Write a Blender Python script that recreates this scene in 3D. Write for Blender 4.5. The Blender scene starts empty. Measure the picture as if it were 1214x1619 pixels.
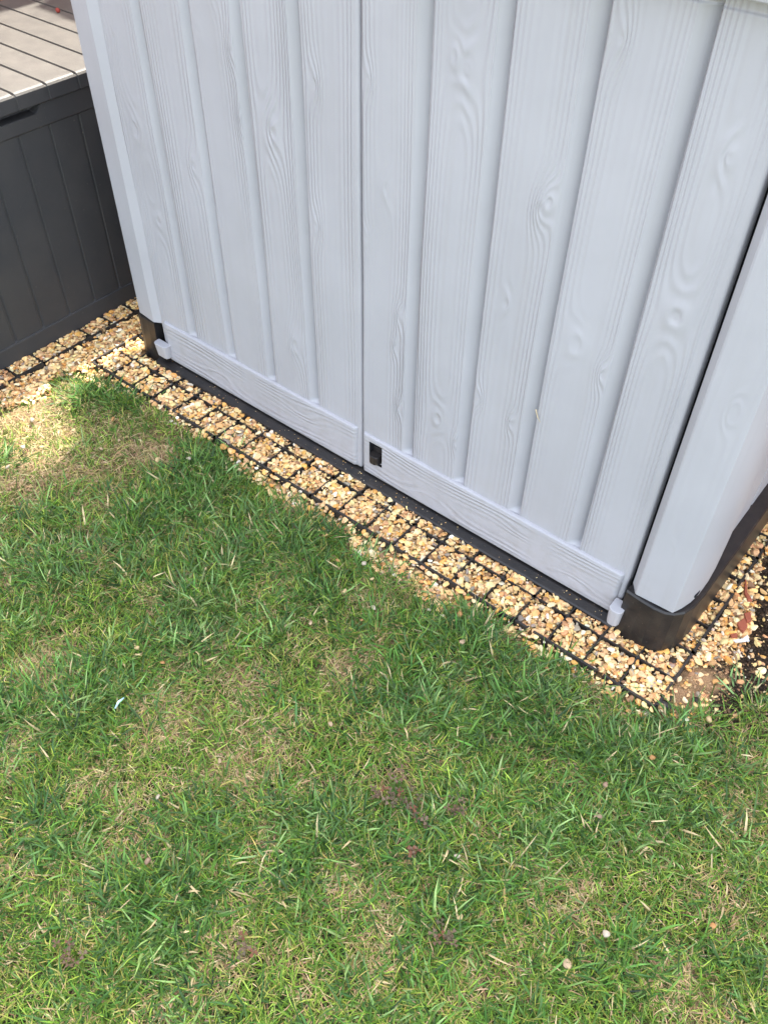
import bpy, bmesh, math, random
import numpy as np
from mathutils import Vector, Matrix

# ------------------------------------------------------------------ camera, light, exposure
SC = bpy.context.scene
COL = SC.collection
YAW, PITCH, ROLL, F = -0.668620, 0.808957, 0.018009, 1379.5   # fitted to the photograph (1214 x 1619)
CAM = np.array([0.0, 0.0, 1.5])
_f = np.array([math.sin(YAW)*math.cos(PITCH), math.cos(YAW)*math.cos(PITCH), -math.sin(PITCH)])
_r = np.array([math.cos(YAW), -math.sin(YAW), 0.0]); _u = np.cross(_r, _f)
RT = _r*math.cos(ROLL) + _u*math.sin(ROLL); UP = -_r*math.sin(ROLL) + _u*math.cos(ROLL)
cd = bpy.data.cameras.new('camera'); cam = bpy.data.objects.new('camera', cd); COL.objects.link(cam)
M = Matrix.Identity(4)
for i in range(3):
    M[i][0] = RT[i]; M[i][1] = UP[i]; M[i][2] = -_f[i]; M[i][3] = CAM[i]
cam.matrix_world = M
cd.sensor_fit = 'VERTICAL'; cd.sensor_height = 36.0; cd.lens = 36.0*F/1619.0
cd.clip_start = 0.02; cd.clip_end = 500.0
SC.camera = cam

SUN = Vector((-0.22, 0.50, 1.0)).normalized()                 # towards the sun: behind and left of the shed
w = bpy.data.worlds.new('World'); SC.world = w; w.use_nodes = True
nt = w.node_tree; bgn = nt.nodes['Background']
sky = nt.nodes.new('ShaderNodeTexSky'); sky.sky_type = 'NISHITA'; sky.sun_disc = False
sky.sun_elevation = math.asin(SUN.z); sky.sun_rotation = math.atan2(SUN.x, SUN.y)
sky.air_density = 1.0; sky.dust_density = 2.5; sky.ozone_density = 1.0
hs = nt.nodes.new('ShaderNodeHueSaturation'); hs.inputs['Saturation'].default_value = 0.42      # hazy, nearly white sky
nt.links.new(sky.outputs[0], hs.inputs['Color']); nt.links.new(hs.outputs[0], bgn.inputs[0]); bgn.inputs[1].default_value = 0.15
sl = bpy.data.lights.new('sun', 'SUN'); sl.energy = 2.0; sl.angle = math.radians(1.0); sl.color = (1.0, 0.95, 0.86)
so = bpy.data.objects.new('sun', sl); COL.objects.link(so)
so.rotation_euler = SUN.to_track_quat('Z', 'Y').to_euler(); so.location = SUN*8
SC.view_settings.view_transform = 'Standard'; SC.view_settings.look = 'None'
SC.view_settings.gamma = 1.0; SC.view_settings.use_curve_mapping = False
SC.view_settings.exposure = 2.8

# ------------------------------------------------------------------ helpers
rng = np.random.default_rng(7); random.seed(7)

def ray(u, v):
    return RT*((u-607.0)/F) - UP*((v-809.5)/F) + _f
def g(u, v, z=0.0):                       # a point of the level ground seen at a photo position
    d = ray(u, v); p = CAM + d*((z-CAM[2])/d[2]); return (float(p[0]), float(p[1]))
def fr(u, v, y=1.195):                    # a point (x, z) of the shed front
    d = ray(u, v); p = CAM + d*(y/d[1]); return (float(p[0]), float(p[2]))

def sstep(a, b, x):
    t = np.clip((x-a)/(b-a), 0, 1); return t*t*(3-2*t)
def inpoly(X, Y, poly):
    r = np.zeros(X.shape, bool); n = len(poly)
    for i in range(n):
        x1, y1 = poly[i]; x2, y2 = poly[(i+1) % n]
        c = ((y1 > Y) != (y2 > Y))
        with np.errstate(divide='ignore', invalid='ignore'):
            r ^= c & (X < (x2-x1)*(Y-y1)/((y2-y1) if y2 != y1 else 1e-9)+x1)
    return r
def fnoise(X, Y, scale, seed, n=22):
    r = np.random.default_rng(seed); o = np.zeros(X.shape)
    for _ in range(n):
        a = r.uniform(0, 2*math.pi); k = scale*r.uniform(0.5, 1.6)*2*math.pi
        o += np.sin(k*(X*math.cos(a)+Y*math.sin(a))+r.uniform(0, 6.28))
    return o/math.sqrt(n/2.0)

def npmesh(name, verts, faces, mat, parent=None, smooth=False, attrs=None, colors=None):
    """faces: list of int arrays (k x n), one array per corner count"""
    me = bpy.data.meshes.new(name)
    verts = np.asarray(verts, np.float32)
    me.vertices.add(len(verts)); me.vertices.foreach_set('co', verts.ravel())
    loops = np.concatenate([f.ravel() for f in faces]).astype(np.int32)
    sizes = np.concatenate([np.full(len(f), f.shape[1]) for f in faces]).astype(np.int32)
    starts = np.concatenate([[0], np.cumsum(sizes)[:-1]]).astype(np.int32)
    me.loops.add(len(loops)); me.loops.foreach_set('vertex_index', loops)
    me.polygons.add(len(sizes)); me.polygons.foreach_set('loop_start', starts)
    try: me.polygons.foreach_set('loop_total', sizes)
    except Exception: pass
    me.update(calc_edges=True)
    me.polygons.foreach_set('use_smooth', np.full(len(sizes), smooth, bool))
    for k, a in (attrs or {}).items():
        at = me.attributes.new(k, 'FLOAT', 'POINT'); at.data.foreach_set('value', np.asarray(a, np.float32))
    if colors is not None:
        c = np.ones((len(verts), 4), np.float32); c[:, :3] = colors
        at = me.attributes.new('tint', 'FLOAT_COLOR', 'POINT'); at.data.foreach_set('color', c.ravel())
    me.materials.append(mat)
    o = bpy.data.objects.new(name, me); COL.objects.link(o)
    if parent: o.parent = parent
    return o

def obj(name, bm, mat, parent=None, smooth=False, bevel=0.0, seg=2):
    me = bpy.data.meshes.new(name)
    bmesh.ops.remove_doubles(bm, verts=bm.verts, dist=1e-6)
    bmesh.ops.recalc_face_normals(bm, faces=bm.faces)
    if smooth:
        for f in bm.faces: f.smooth = True
    bm.to_mesh(me); bm.free(); me.materials.append(mat)
    o = bpy.data.objects.new(name, me); COL.objects.link(o)
    if parent: o.parent = parent
    if bevel:
        b = o.modifiers.new('bevel', 'BEVEL'); b.width = bevel; b.segments = seg; b.limit_method = 'ANGLE'
        b.angle_limit = math.radians(35)
    return o
def box(bm, a, b):
    x0, y0, z0 = a; x1, y1, z1 = b
    vs = [bm.verts.new(p) for p in ((x0,y0,z0),(x1,y0,z0),(x1,y1,z0),(x0,y1,z0),(x0,y0,z1),(x1,y0,z1),(x1,y1,z1),(x0,y1,z1))]
    for f in ((3,2,1,0),(4,5,6,7),(0,1,5,4),(1,2,6,5),(2,3,7,6),(3,0,4,7)): bm.faces.new([vs[i] for i in f])
def prism(bm, poly, z0, z1, top=None):
    """poly: plan outline; top: optional different plan outline for the top"""
    top = top or poly
    a = [bm.verts.new((x, y, z0)) for x, y in poly]
    b = [bm.verts.new((x, y, z1)) for x, y in top]
    n = len(poly)
    for i in range(n): bm.faces.new((a[i], a[(i+1) % n], b[(i+1) % n], b[i]))
    bm.faces.new(b); bm.faces.new(a[::-1])
def tube(bm, pts, rad, n=7):
    rings = []
    for i, p in enumerate(pts):
        p = Vector(p); d = (Vector(pts[min(i+1, len(pts)-1)])-Vector(pts[max(i-1, 0)])).normalized()
        a = d.orthogonal().normalized(); b = d.cross(a)
        rings.append([bm.verts.new(p+(a*math.cos(2*math.pi*k/n)+b*math.sin(2*math.pi*k/n))*rad[i]) for k in range(n)])
    for i in range(len(rings)-1):
        for k in range(n): bm.faces.new((rings[i][k], rings[i][(k+1) % n], rings[i+1][(k+1) % n], rings[i+1][k]))
    bm.faces.new(rings[0][::-1]); bm.faces.new(rings[-1])
def tag(o, label=None, cat=None, group=None, kind=None):
    if label: o['label'] = label
    if cat: o['category'] = cat
    if group: o['group'] = group
    if kind: o['kind'] = kind
    return o
def thing(name, label, cat, loc=(0, 0, 0), group=None):
    o = bpy.data.objects.new(name, None); COL.objects.link(o); o.location = loc
    o.empty_display_size = 0.05
    return tag(o, label, cat, group)

# ------------------------------------------------------------------ materials
def mat(name):
    m = bpy.data.materials.new(name); m.use_nodes = True
    return m, m.node_tree, m.node_tree.nodes['Principled BSDF']
def N(nt, t, **kw):
    n = nt.nodes.new(t)
    for k, v in kw.items():
        if k.startswith('i_'): n.inputs[k[2:].replace('_', ' ')].default_value = v
        else: setattr(n, k, v)
    return n
def ramp(nt, pts):
    r = nt.nodes.new('ShaderNodeValToRGB'); e = r.color_ramp.elements
    while len(e) > 1: e.remove(e[-1])
    e[0].position = pts[0][0]; e[0].color = (*pts[0][1], 1)
    for p, c in pts[1:]:
        x = e.new(p); x.color = (*c, 1)
    return r
def mth(nt, op, a, b=None, c=None):
    n = nt.nodes.new('ShaderNodeMath'); n.operation = op
    for i, v in enumerate((a, b, c)):
        if v is None: continue
        if isinstance(v, (int, float)): n.inputs[i].default_value = v
        else: nt.links.new(v, n.inputs[i])
    return n.outputs[0]
L = lambda nt, a, b: nt.links.new(a, b)

def grained(name, col, line=0.0018, fine=0.00010):
    """wood-grain embossed resin: relief comes from the mesh's phase and relief attributes"""
    m, nt, p = mat(name)
    ph = N(nt, 'ShaderNodeAttribute', attribute_name='phase'); am = N(nt, 'ShaderNodeAttribute', attribute_name='relief')
    tc = N(nt, 'ShaderNodeTexCoord')
    mp = N(nt, 'ShaderNodeMapping'); mp.inputs['Scale'].default_value = (1, 1, 0.16); L(nt, tc.outputs['Object'], mp.inputs['Vector'])
    nz = N(nt, 'ShaderNodeTexNoise', i_Scale=55.0, i_Detail=2.0); L(nt, mp.outputs[0], nz.inputs['Vector'])
    s = mth(nt, 'SINE', mth(nt, 'MULTIPLY', mth(nt, 'MULTIPLY_ADD', nz.outputs[0], 0.20, ph.outputs['Fac']), 6.2832))
    s = mth(nt, 'MULTIPLY', s, 0.5); s = mth(nt, 'ADD', s, 0.5); s = mth(nt, 'POWER', s, 1.15)
    nb = N(nt, 'ShaderNodeTexNoise', i_Scale=9.0, i_Detail=1.0); L(nt, mp.outputs[0], nb.inputs['Vector'])
    k = mth(nt, 'MULTIPLY_ADD', nb.outputs[0], 2.2, -0.55)
    k = mth(nt, 'MAXIMUM', k, 0.08)
    h = mth(nt, 'MULTIPLY', mth(nt, 'MULTIPLY', s, am.outputs['Fac']), k)
    b1 = N(nt, 'ShaderNodeBump', i_Strength=1.0, i_Distance=line); L(nt, h, b1.inputs['Height'])
    n3 = N(nt, 'ShaderNodeTexNoise', i_Scale=420.0, i_Detail=3.0); L(nt, tc.outputs['Object'], n3.inputs['Vector'])
    b2 = N(nt, 'ShaderNodeBump', i_Strength=1.0, i_Distance=fine); L(nt, n3.outputs[0], b2.inputs['Height']); L(nt, b1.outputs[0], b2.inputs['Normal'])
    L(nt, b2.outputs[0], p.inputs['Normal'])
    n4 = N(nt, 'ShaderNodeTexNoise', i_Scale=5.0, i_Detail=4.0, i_Roughness=0.6); L(nt, tc.outputs['Object'], n4.inputs['Vector'])
    c = ramp(nt, [(0.3, tuple(x*0.95 for x in col)), (0.7, tuple(min(1, x*1.04) for x in col))]); L(nt, n4.outputs[0], c.inputs[0])
    # thin dust settled in specks
    n5 = N(nt, 'ShaderNodeTexNoise', i_Scale=160.0, i_Detail=2.0); L(nt, tc.outputs['Object'], n5.inputs['Vector'])
    sp = ramp(nt, [(0.70, (0, 0, 0)), (0.78, (1, 1, 1))]); L(nt, n5.outputs[0], sp.inputs[0])
    mx = N(nt, 'ShaderNodeMix', data_type='RGBA'); L(nt, mth(nt, 'MULTIPLY', sp.outputs[0], 0.25), mx.inputs[0])
    L(nt, c.outputs[0], mx.inputs[6]); mx.inputs[7].default_value = (0.36, 0.33, 0.28, 1)
    sx = N(nt, 'ShaderNodeSeparateXYZ'); ge = N(nt, 'ShaderNodeNewGeometry'); L(nt, ge.outputs['Position'], sx.inputs[0])
    low = N(nt, 'ShaderNodeMapRange'); L(nt, sx.outputs['Z'], low.inputs[0]); low.inputs[1].default_value = 0.01; low.inputs[2].default_value = 0.22; low.inputs[3].default_value = 1; low.inputs[4].default_value = 0
    n6 = N(nt, 'ShaderNodeTexNoise', i_Scale=38.0, i_Detail=6.0, i_Roughness=0.7); L(nt, tc.outputs['Object'], n6.inputs['Vector'])
    sr = ramp(nt, [(0.45, (0, 0, 0)), (0.75, (1, 1, 1))]); L(nt, n6.outputs[0], sr.inputs[0])
    ms = N(nt, 'ShaderNodeMapping'); ms.inputs['Scale'].default_value = (1, 1, 0.04); L(nt, tc.outputs['Object'], ms.inputs['Vector'])
    n7 = N(nt, 'ShaderNodeTexNoise', i_Scale=32.0, i_Detail=4.0, i_Roughness=0.6); L(nt, ms.outputs[0], n7.inputs['Vector'])
    st = ramp(nt, [(0.5, (0, 0, 0)), (0.8, (1, 1, 1))]); L(nt, n7.outputs[0], st.inputs[0])
    am2 = mth(nt, 'ADD', mth(nt, 'MULTIPLY', mth(nt, 'MULTIPLY', low.outputs[0], sr.outputs[0]), 0.45), mth(nt, 'MULTIPLY', st.outputs[0], 0.14))
    m3 = N(nt, 'ShaderNodeMix', data_type='RGBA'); L(nt, am2, m3.inputs[0]); L(nt, mx.outputs[2], m3.inputs[6]); m3.inputs[7].default_value = (0.27, 0.25, 0.22, 1)
    L(nt, m3.outputs[2], p.inputs['Base Color'])
    p.inputs['Roughness'].default_value = 0.48; p.inputs['Specular IOR Level'].default_value = 0.4
    return m
def plastic(name, col, rough=0.5, bump=0.0002, bscale=350.0, dust=None, dustamt=0.4, dscale=14.0, spec=0.4):
    m, nt, p = mat(name)
    tc = N(nt, 'ShaderNodeTexCoord')
    n3 = N(nt, 'ShaderNodeTexNoise', i_Scale=bscale, i_Detail=3.0); L(nt, tc.outputs['Object'], n3.inputs['Vector'])
    b = N(nt, 'ShaderNodeBump', i_Strength=1.0, i_Distance=bump); L(nt, n3.outputs[0], b.inputs['Height']); L(nt, b.outputs[0], p.inputs['Normal'])
    dust = dust or tuple(min(1, x*1.15) for x in col)
    n4 = N(nt, 'ShaderNodeTexNoise', i_Scale=dscale, i_Detail=7.0, i_Roughness=0.65); L(nt, tc.outputs['Object'], n4.inputs['Vector'])
    c = ramp(nt, [(0.35, (0, 0, 0)), (0.75, (dustamt,)*3)]); L(nt, n4.outputs[0], c.inputs[0])
    mx = N(nt, 'ShaderNodeMix', data_type='RGBA'); L(nt, c.outputs[0], mx.inputs[0])
    mx.inputs[6].default_value = (*col, 1); mx.inputs[7].default_value = (*dust, 1)
    # small pale specks of grit
    n5 = N(nt, 'ShaderNodeTexNoise', i_Scale=130.0, i_Detail=1.0); L(nt, tc.outputs['Object'], n5.inputs['Vector'])
    sp = ramp(nt, [(0.74, (0, 0, 0)), (0.78, (0.7, 0.7, 0.7))]); L(nt, n5.outputs[0], sp.inputs[0])
    m2 = N(nt, 'ShaderNodeMix', data_type='RGBA'); L(nt, sp.outputs[0], m2.inputs[0]); L(nt, mx.outputs[2], m2.inputs[6])
    m2.inputs[7].default_value = (*dust, 1)
    L(nt, m2.outputs[2], p.inputs['Base Color'])
    p.inputs['Roughness'].default_value = rough; p.inputs['Specular IOR Level'].default_value = spec
    return m
def tinted(name, rough=0.6, vary=0.25, nscale=200.0, bump=0.0, translucent=0.0, spec=0.3):
    m, nt, p = mat(name)
    at = N(nt, 'ShaderNodeAttribute', attribute_name='tint')
    tc = N(nt, 'ShaderNodeTexCoord')
    nz = N(nt, 'ShaderNodeTexNoise', i_Scale=nscale, i_Detail=3.0); L(nt, tc.outputs['Object'], nz.inputs['Vector'])
    k = mth(nt, 'MULTIPLY_ADD', nz.outputs[0], 2*vary, 1.0-vary)
    vm = N(nt, 'ShaderNodeVectorMath', operation='SCALE'); L(nt, at.outputs['Color'], vm.inputs[0]); L(nt, k, vm.inputs['Scale'])
    L(nt, vm.outputs[0], p.inputs['Base Color'])
    p.inputs['Roughness'].default_value = rough; p.inputs['Specular IOR Level'].default_value = spec
    if bump:
        b = N(nt, 'ShaderNodeBump', i_Strength=1.0, i_Distance=bump); L(nt, nz.outputs[0], b.inputs['Height']); L(nt, b.outputs[0], p.inputs['Normal'])
    if translucent:
        t = N(nt, 'ShaderNodeBsdfTranslucent'); L(nt, vm.outputs[0], t.inputs['Color'])
        mx = N(nt, 'ShaderNodeMixShader'); mx.inputs[0].default_value = translucent
        L(nt, p.outputs[0], mx.inputs[1]); L(nt, t.outputs[0], mx.inputs[2])
        L(nt, mx.outputs[0], nt.nodes['Material Output'].inputs['Surface'])
    return m

GREY = (0.383, 0.384, 0.408)
M_door = grained('grey_grained_resin', GREY)
M_grey = plastic('grey_resin', GREY, 0.45, 0.0002, 300.0, (0.44, 0.44, 0.43), 0.25)
M_black = plastic('black_resin', (0.010, 0.010, 0.0115), 0.40, 0.00035, 200.0, (0.10, 0.08, 0.062), 0.24, 26.0)
M_anth = plastic('anthracite_resin', (0.038, 0.039, 0.042), 0.5, 0.0003, 300.0, (0.10, 0.09, 0.08), 0.25, 7.0)
M_lid = plastic('dusty_sheen_anthracite_resin', (0.086, 0.080, 0.071), 0.5, 0.0004, 300.0, (0.15, 0.138, 0.118), 0.6, 22.0)  # dust plus sky gloss, both put into the lighter base colour
M_void = plastic('dark_inside', (0.010, 0.010, 0.012), 0.8, dust=(.016, .016, .017), dustamt=.2)
M_grid = plastic('black_grid_plastic', (0.016, 0.016, 0.017), 0.55, 0.0003, 200.0, (0.12, 0.09, 0.06), 0.3, 30.0)
M_stone = tinted('stone', 0.6, 0.28, 170.0, 0.0006, 0.0, 0.25)
M_grass = tinted('grass', 0.45, 0.15, 60.0, 0.0, 0.12, 0.27)
M_straw = tinted('straw', 0.75, 0.15, 60.0, 0.0, 0.1, 0.2)
M_leaf = tinted('leaf', 0.6, 0.2, 90.0, 0.0, 0.2, 0.3)
M_ground = tinted('earth', 0.95, 0.5, 260.0, 0.004, 0.0, 0.1)

# ------------------------------------------------------------------ ground
LAWN_PX = [(-400, 660), (-60, 655), (0, 640), (55, 632), (80, 600), (110, 588), (160, 596), (205, 628), (265, 662), (330, 700), (400, 744),
           (445, 778), (500, 822), (560, 872), (625, 908), (680, 944), (760, 980), (815, 1000), (860, 1034), (905, 1060), (960, 1092),
           (1000, 1114), (1060, 1138), (1110, 1134), (1160, 1120), (1214, 1102), (1400, 1085)]
LAWN = [g(*p) for p in LAWN_PX] + [(1.6, 1.4), (1.6, -1.6), (-2.9, -1.6), (-2.9, 0.3)]
SAND = [g(*p) for p in [(1048, 1140), (1062, 1080), (1096, 1048), (1128, 1052), (1152, 1068), (1150, 1092), (1126, 1120), (1108, 1142), (1060, 1150)]]
SOIL = [g(*p) for p in [(1108, 1150), (1126, 1118), (1140, 1085), (1120, 1060), (1134, 1040), (1165, 1048), (1180, 1010), (1196, 985), (1192, 930), (1206, 880), (1260, 860), (1500, 900), (1500, 1150)]]

def edge_dist(X, Y):                     # signed distance to the lawn edge line, positive inside the lawn
    d = np.full(X.shape, 1e9)
    e = LAWN[:len(LAWN_PX)]
    for (x1, y1), (x2, y2) in zip(e[:-1], e[1:]):
        dx, dy = x2-x1, y2-y1; t = np.clip(((X-x1)*dx+(Y-y1)*dy)/(dx*dx+dy*dy), 0, 1)
        d = np.minimum(d, np.hypot(X-x1-t*dx, Y-y1-t*dy))
    return np.where(inpoly(X, Y, LAWN), d, -d)+.007*fnoise(X, Y, 9, 71, 12)

def blobs(X, Y, lst):
    o = np.zeros(X.shape)
    for u, v, r, a in lst:
        x, y = g(u, v); x2, _ = g(u+r, v); _, y3 = g(u, v+r)
        s = 0.5*(math.hypot(*(np.array(g(u+r, v))-(x, y))) + math.hypot(*(np.array(g(u, v+r))-(x, y))))
        o = np.maximum(o, a*np.exp(-((X-x)**2+(Y-y)**2)/(s*s)))
    return o
DRY = [(80, 645, 40, .9), (230, 705, 48, .9), (170, 740, 40, .6), (110, 860, 70, .35), (330, 1030, 60, .4), (420, 1160, 60, .5), (20, 900, 50, .4), (40, 665, 62, 1), (95, 680, 50, .95), (60, 735, 60, .95), (10, 770, 50, .8), (150, 655, 40, .6), (245, 722, 34, .85), (130, 790, 35, .35),
       (385, 1085, 46, .7), (300, 1120, 55, .6), (265, 1155, 45, .6), (60, 1045, 42, .75), (20, 1160, 40, .45), (365, 1200, 48, .65), (180, 1245, 50, .45),
       (540, 1055, 42, .7), (450, 908, 26, .7), (560, 950, 30, .6), (215, 960, 30, .5), (130, 1310, 60, .3), (535, 1395, 45, .55), (900, 1445, 50, .5),
       (880, 1195, 28, .45), (640, 1262, 26, .5), (1190, 1450, 60, .5), (60, 1420, 60, .35), (330, 1500, 60, .3), (620, 1500, 50, .35), (1100, 1560, 70, .45),
       (240, 1330, 36, .4), (480, 1250, 30, .3), (1180, 1180, 40, .3), (300, 905, 24, .35), (820, 1000, 30, .5), (940, 1100, 26, .5), (770, 1560, 60, .3)]
LUSH = [(430, 850, 60, 1), (330, 755, 50, .8), (160, 618, 26, .6), (520, 920, 45, .9), (160, 1080, 55, 1), (40, 1110, 50, .9), (850, 1120, 80, 1), (1000, 1190, 80, 1),
        (700, 1120, 70, .9), (620, 1050, 40, .7), (930, 1310, 50, 1), (500, 1310, 60, .8), (280, 1455, 50, .8), (820, 1375, 55, .9), (740, 1020, 50, 1),
        (870, 1080, 50, .9), (300, 1010, 45, .8), (450, 1140, 40, .5), (680, 1340, 50, .6), (1060, 1290, 60, .7), (60, 900, 60, .7), (250, 830, 60, .8),
        (600, 1580, 60, .6), (1000, 1540, 60, .5), (200, 1400, 50, .6), (60, 1330, 60, .7), (350, 930, 50, .7), (1150, 1370, 50, .6)]

def ground_z(X, Y):
    e = edge_dist(X, Y)
    z = -0.020 + 0.006*sstep(0.0, 0.08, e) + 0.004*fnoise(X, Y, 3.0, 5)
    # grid bed: level, a little higher
    bed = ((Y > 1.047) & (X < -0.139) & (X > -1.89)) | ((X < -1.985)) | (X > 40)
    z = np.where(bed & (e < 0), -0.016, z)
    s = inpoly(X, Y, SAND); z = np.where(s, z+0.010, z)
    s = inpoly(X, Y, SOIL); z = np.where(s, z+0.008+0.004*fnoise(X, Y, 14.0, 9), z)
    return z
xs = np.arange(-3.0, 1.2, 0.012); ys = np.arange(-0.7, 2.6, 0.012)
GX, GY = np.meshgrid(xs, ys); gx, gy = GX.ravel(), GY.ravel()
jx = gx+0.013*fnoise(gx, gy, 12, 1)+.004*fnoise(gx, gy, 35, 11); jy = gy+0.013*fnoise(gx, gy, 12, 2)+.004*fnoise(gx, gy, 35, 12)
gz = ground_z(gx, gy)
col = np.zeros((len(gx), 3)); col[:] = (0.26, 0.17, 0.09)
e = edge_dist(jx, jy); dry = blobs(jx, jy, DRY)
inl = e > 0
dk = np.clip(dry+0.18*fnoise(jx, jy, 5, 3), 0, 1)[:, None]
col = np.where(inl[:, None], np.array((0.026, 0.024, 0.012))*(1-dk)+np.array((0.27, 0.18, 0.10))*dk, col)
col = np.where((inpoly(jx, jy, SOIL) & ~inl)[:, None], np.array((0.040, 0.029, 0.020)), col)
sw = np.clip(.75+.35*fnoise(gx, gy, 20, 15), 0, 1)[:, None]
col = np.where((inpoly(jx, jy, SAND))[:, None], np.array((0.36, 0.225, 0.12))*sw+np.array((.10, .065, .04))*(1-sw), col)
ny, nx = GX.shape
idx = np.arange(nx*ny).reshape(ny, nx)
quads = np.stack([idx[:-1, :-1], idx[:-1, 1:], idx[1:, 1:], idx[1:, :-1]], -1).reshape(-1, 4)
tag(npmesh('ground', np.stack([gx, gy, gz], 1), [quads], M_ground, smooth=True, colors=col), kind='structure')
# the wider garden beyond the frame, one sheet to the horizon
M_far = plastic('garden_earth', (0.07, 0.08, 0.03), 0.95, 0.01, 40.0, (0.16, 0.13, 0.07), 0.7, 3.0)
bm = bmesh.new(); a = [bm.verts.new(p) for p in ((-150, -150, -0.05), (150, -150, -0.05), (150, 150, -0.05), (-150, 150, -0.05))]; bm.faces.new(a)
tag(obj('terrain', bm, M_far), kind='structure')

# ------------------------------------------------------------------ shed
shed = thing('storage_shed', 'pale grey wood-grained resin storage shed with two doors on a black base', 'shed', (-1.0, 1.65, 0))
def sp(o):                                # parent keeping world coordinates
    o.location = -Vector(shed.location) if o.parent is shed else o.location
    return o
FY = 1.195                                # plane of the door boards

def door_field(x0, x1, edges, knots, seed, hole=None, name='door'):
    GW, GD = 0.030, 0.0095
    zs = np.unique(np.concatenate([np.arange(0.016, 1.172, 0.005), np.linspace(0.128, 0.165, 12), np.linspace(1.14, 1.172, 9)]))
    bounds = [x0]+edges+[x1]
    X, D, PH, RL = [], [], [], []
    r = np.random.default_rng(seed)
    prof = [(-.030, 0), (-.0285, .0008), (-.026, .0022), (-.022, .0054), (-.017, .0092), (-.012, .0132), (-.0085, .0168), (-.0060, .0200), (-.0035, .0222), (-.0012, .0225), (-.0004, .012)]
    cols = []
    for b in range(len(bounds)-1):
        a, c = bounds[b], bounds[b+1]; last = b == len(bounds)-2
        fe = c-(0.014 if last else GW)
        cx = 0.5*(a+fe); hw = 0.5*(fe-a)
        off = r.uniform(-.35, .35); nn = r.uniform(4.6, 6.2); sd = int(r.integers(1e6))
        for x in np.linspace(a, fe, max(4, int((fe-a)/0.0033))): cols.append((x, 0.0, b, cx, hw, off, nn, sd, 1.0))
        if last:
            for t, d in ((-.010, .0), (-.006, .0), (-.004, .0004), (-.002, .0014), (-.0005, .0032), (0.0, .007)):
                cols.append((c+t, d, b, cx, hw, off, nn, sd, 0.0))
        else:
            for t, d in prof[1:]: cols.append((c+t, d, b, cx, hw, off, nn, sd, 0.0))
    C = np.array([c[0] for c in cols]); nxx = len(C); nzz = len(zs)
    XX, ZZ = np.meshgrid(C, zs); DD = np.zeros_like(XX); P = np.zeros_like(XX); A = np.zeros_like(XX)
    cap = sstep(0.1315, 0.150, zs)*(1-sstep(1.150, 1.166, zs))
    for i, (x, d, b, cx, hw, off, nn, sd, am) in enumerate(cols):
        lastm = (b == len(bounds)-2)
        DD[:, i] = d*(np.ones(nzz) if lastm else cap)
        u = (x-cx)/hw
        wob = 0.25*np.sin(zs*2.3+sd % 7)+0.12*np.sin(zs*7.1+sd % 5)
        P[:, i] = nn*np.abs(u+off*0.5+0.25*wob)**1.55+0.5*wob
        A[:, i] = am*(0.25+0.95*min(1, abs(u+off*.4))**1.3)*sstep(0, .12, 1-abs(u)+.06)
    for (kx, kz, s, amp) in knots:
        bi = np.array([c[2] for c in cols]); board = int(bi[np.argmin(abs(C-kx))])
        mk = (bi == board)[None, :]
        rr = ((XX-kx)/(0.019*s))**2+((ZZ-kz)/(0.050*s))**2
        P += np.where(mk, amp*2.6*np.exp(-rr), 0)
        P += np.where(mk, amp*0.5*np.exp(-((XX-kx)/(0.006*s))**2-((ZZ-kz)/(0.010*s))**2), 0)
        A = np.where(mk & (A > 0), np.maximum(A, 0.95*np.exp(-rr*0.5)), A)
        rk = np.sqrt(((XX-kx)/(0.0055*s))**2+((ZZ-kz)/(0.0085*s))**2)
        DD += np.where(mk & (A > 0), 0.0007*np.exp(-rk**2)*amp-0.0007*amp*np.exp(-((rk-1.9)/0.8)**2), 0)
        DD += np.where(mk & (A > 0), -0.0012*amp*np.exp(-rr*0.7), 0)
    DD += 0.0010*fnoise(XX, ZZ*0.3, 5, seed)
    DD = DD*1.0
    Y = FY+DD
    v = np.stack([XX, Y, ZZ], -1).reshape(-1, 3); n0 = len(v)
    idx = np.arange(n0).reshape(nzz, nxx)
    q = np.stack([idx[:-1, :-1], idx[:-1, 1:], idx[1:, 1:], idx[1:, :-1]], -1)
    if hole is not None:
        mx = 0.5*(C[:-1]+C[1:]); mz = 0.5*(zs[:-1]+zs[1:])
        mk = (mx > hole[0]) & (mx < hole[1]); mk2 = (mz > hole[2]) & (mz < hole[3])
        q = q[~(mk2[:, None] & mk[None, :])]
    q = q.reshape(-1, 4)
    # edges and back so that the door has thickness
    bv = v.copy(); bv[:, 1] = FY+0.028
    loop = np.concatenate([idx[0, :], idx[1:, -1], idx[-1, -2::-1], idx[-2:0:-1, 0]])
    v = np.concatenate([v, bv[loop]]); li = n0+np.arange(len(loop))
    side = np.stack([loop, li, np.roll(li, -1), np.roll(loop, -1)], -1)
    ph = np.concatenate([P.ravel(), np.zeros(len(loop))]); rl = np.concatenate([A.ravel(), np.zeros(len(loop))])
    o = npmesh(name, v, [q, side, ], M_door, shed, True, {'phase': ph, 'relief': rl})
    return sp(o)

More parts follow.
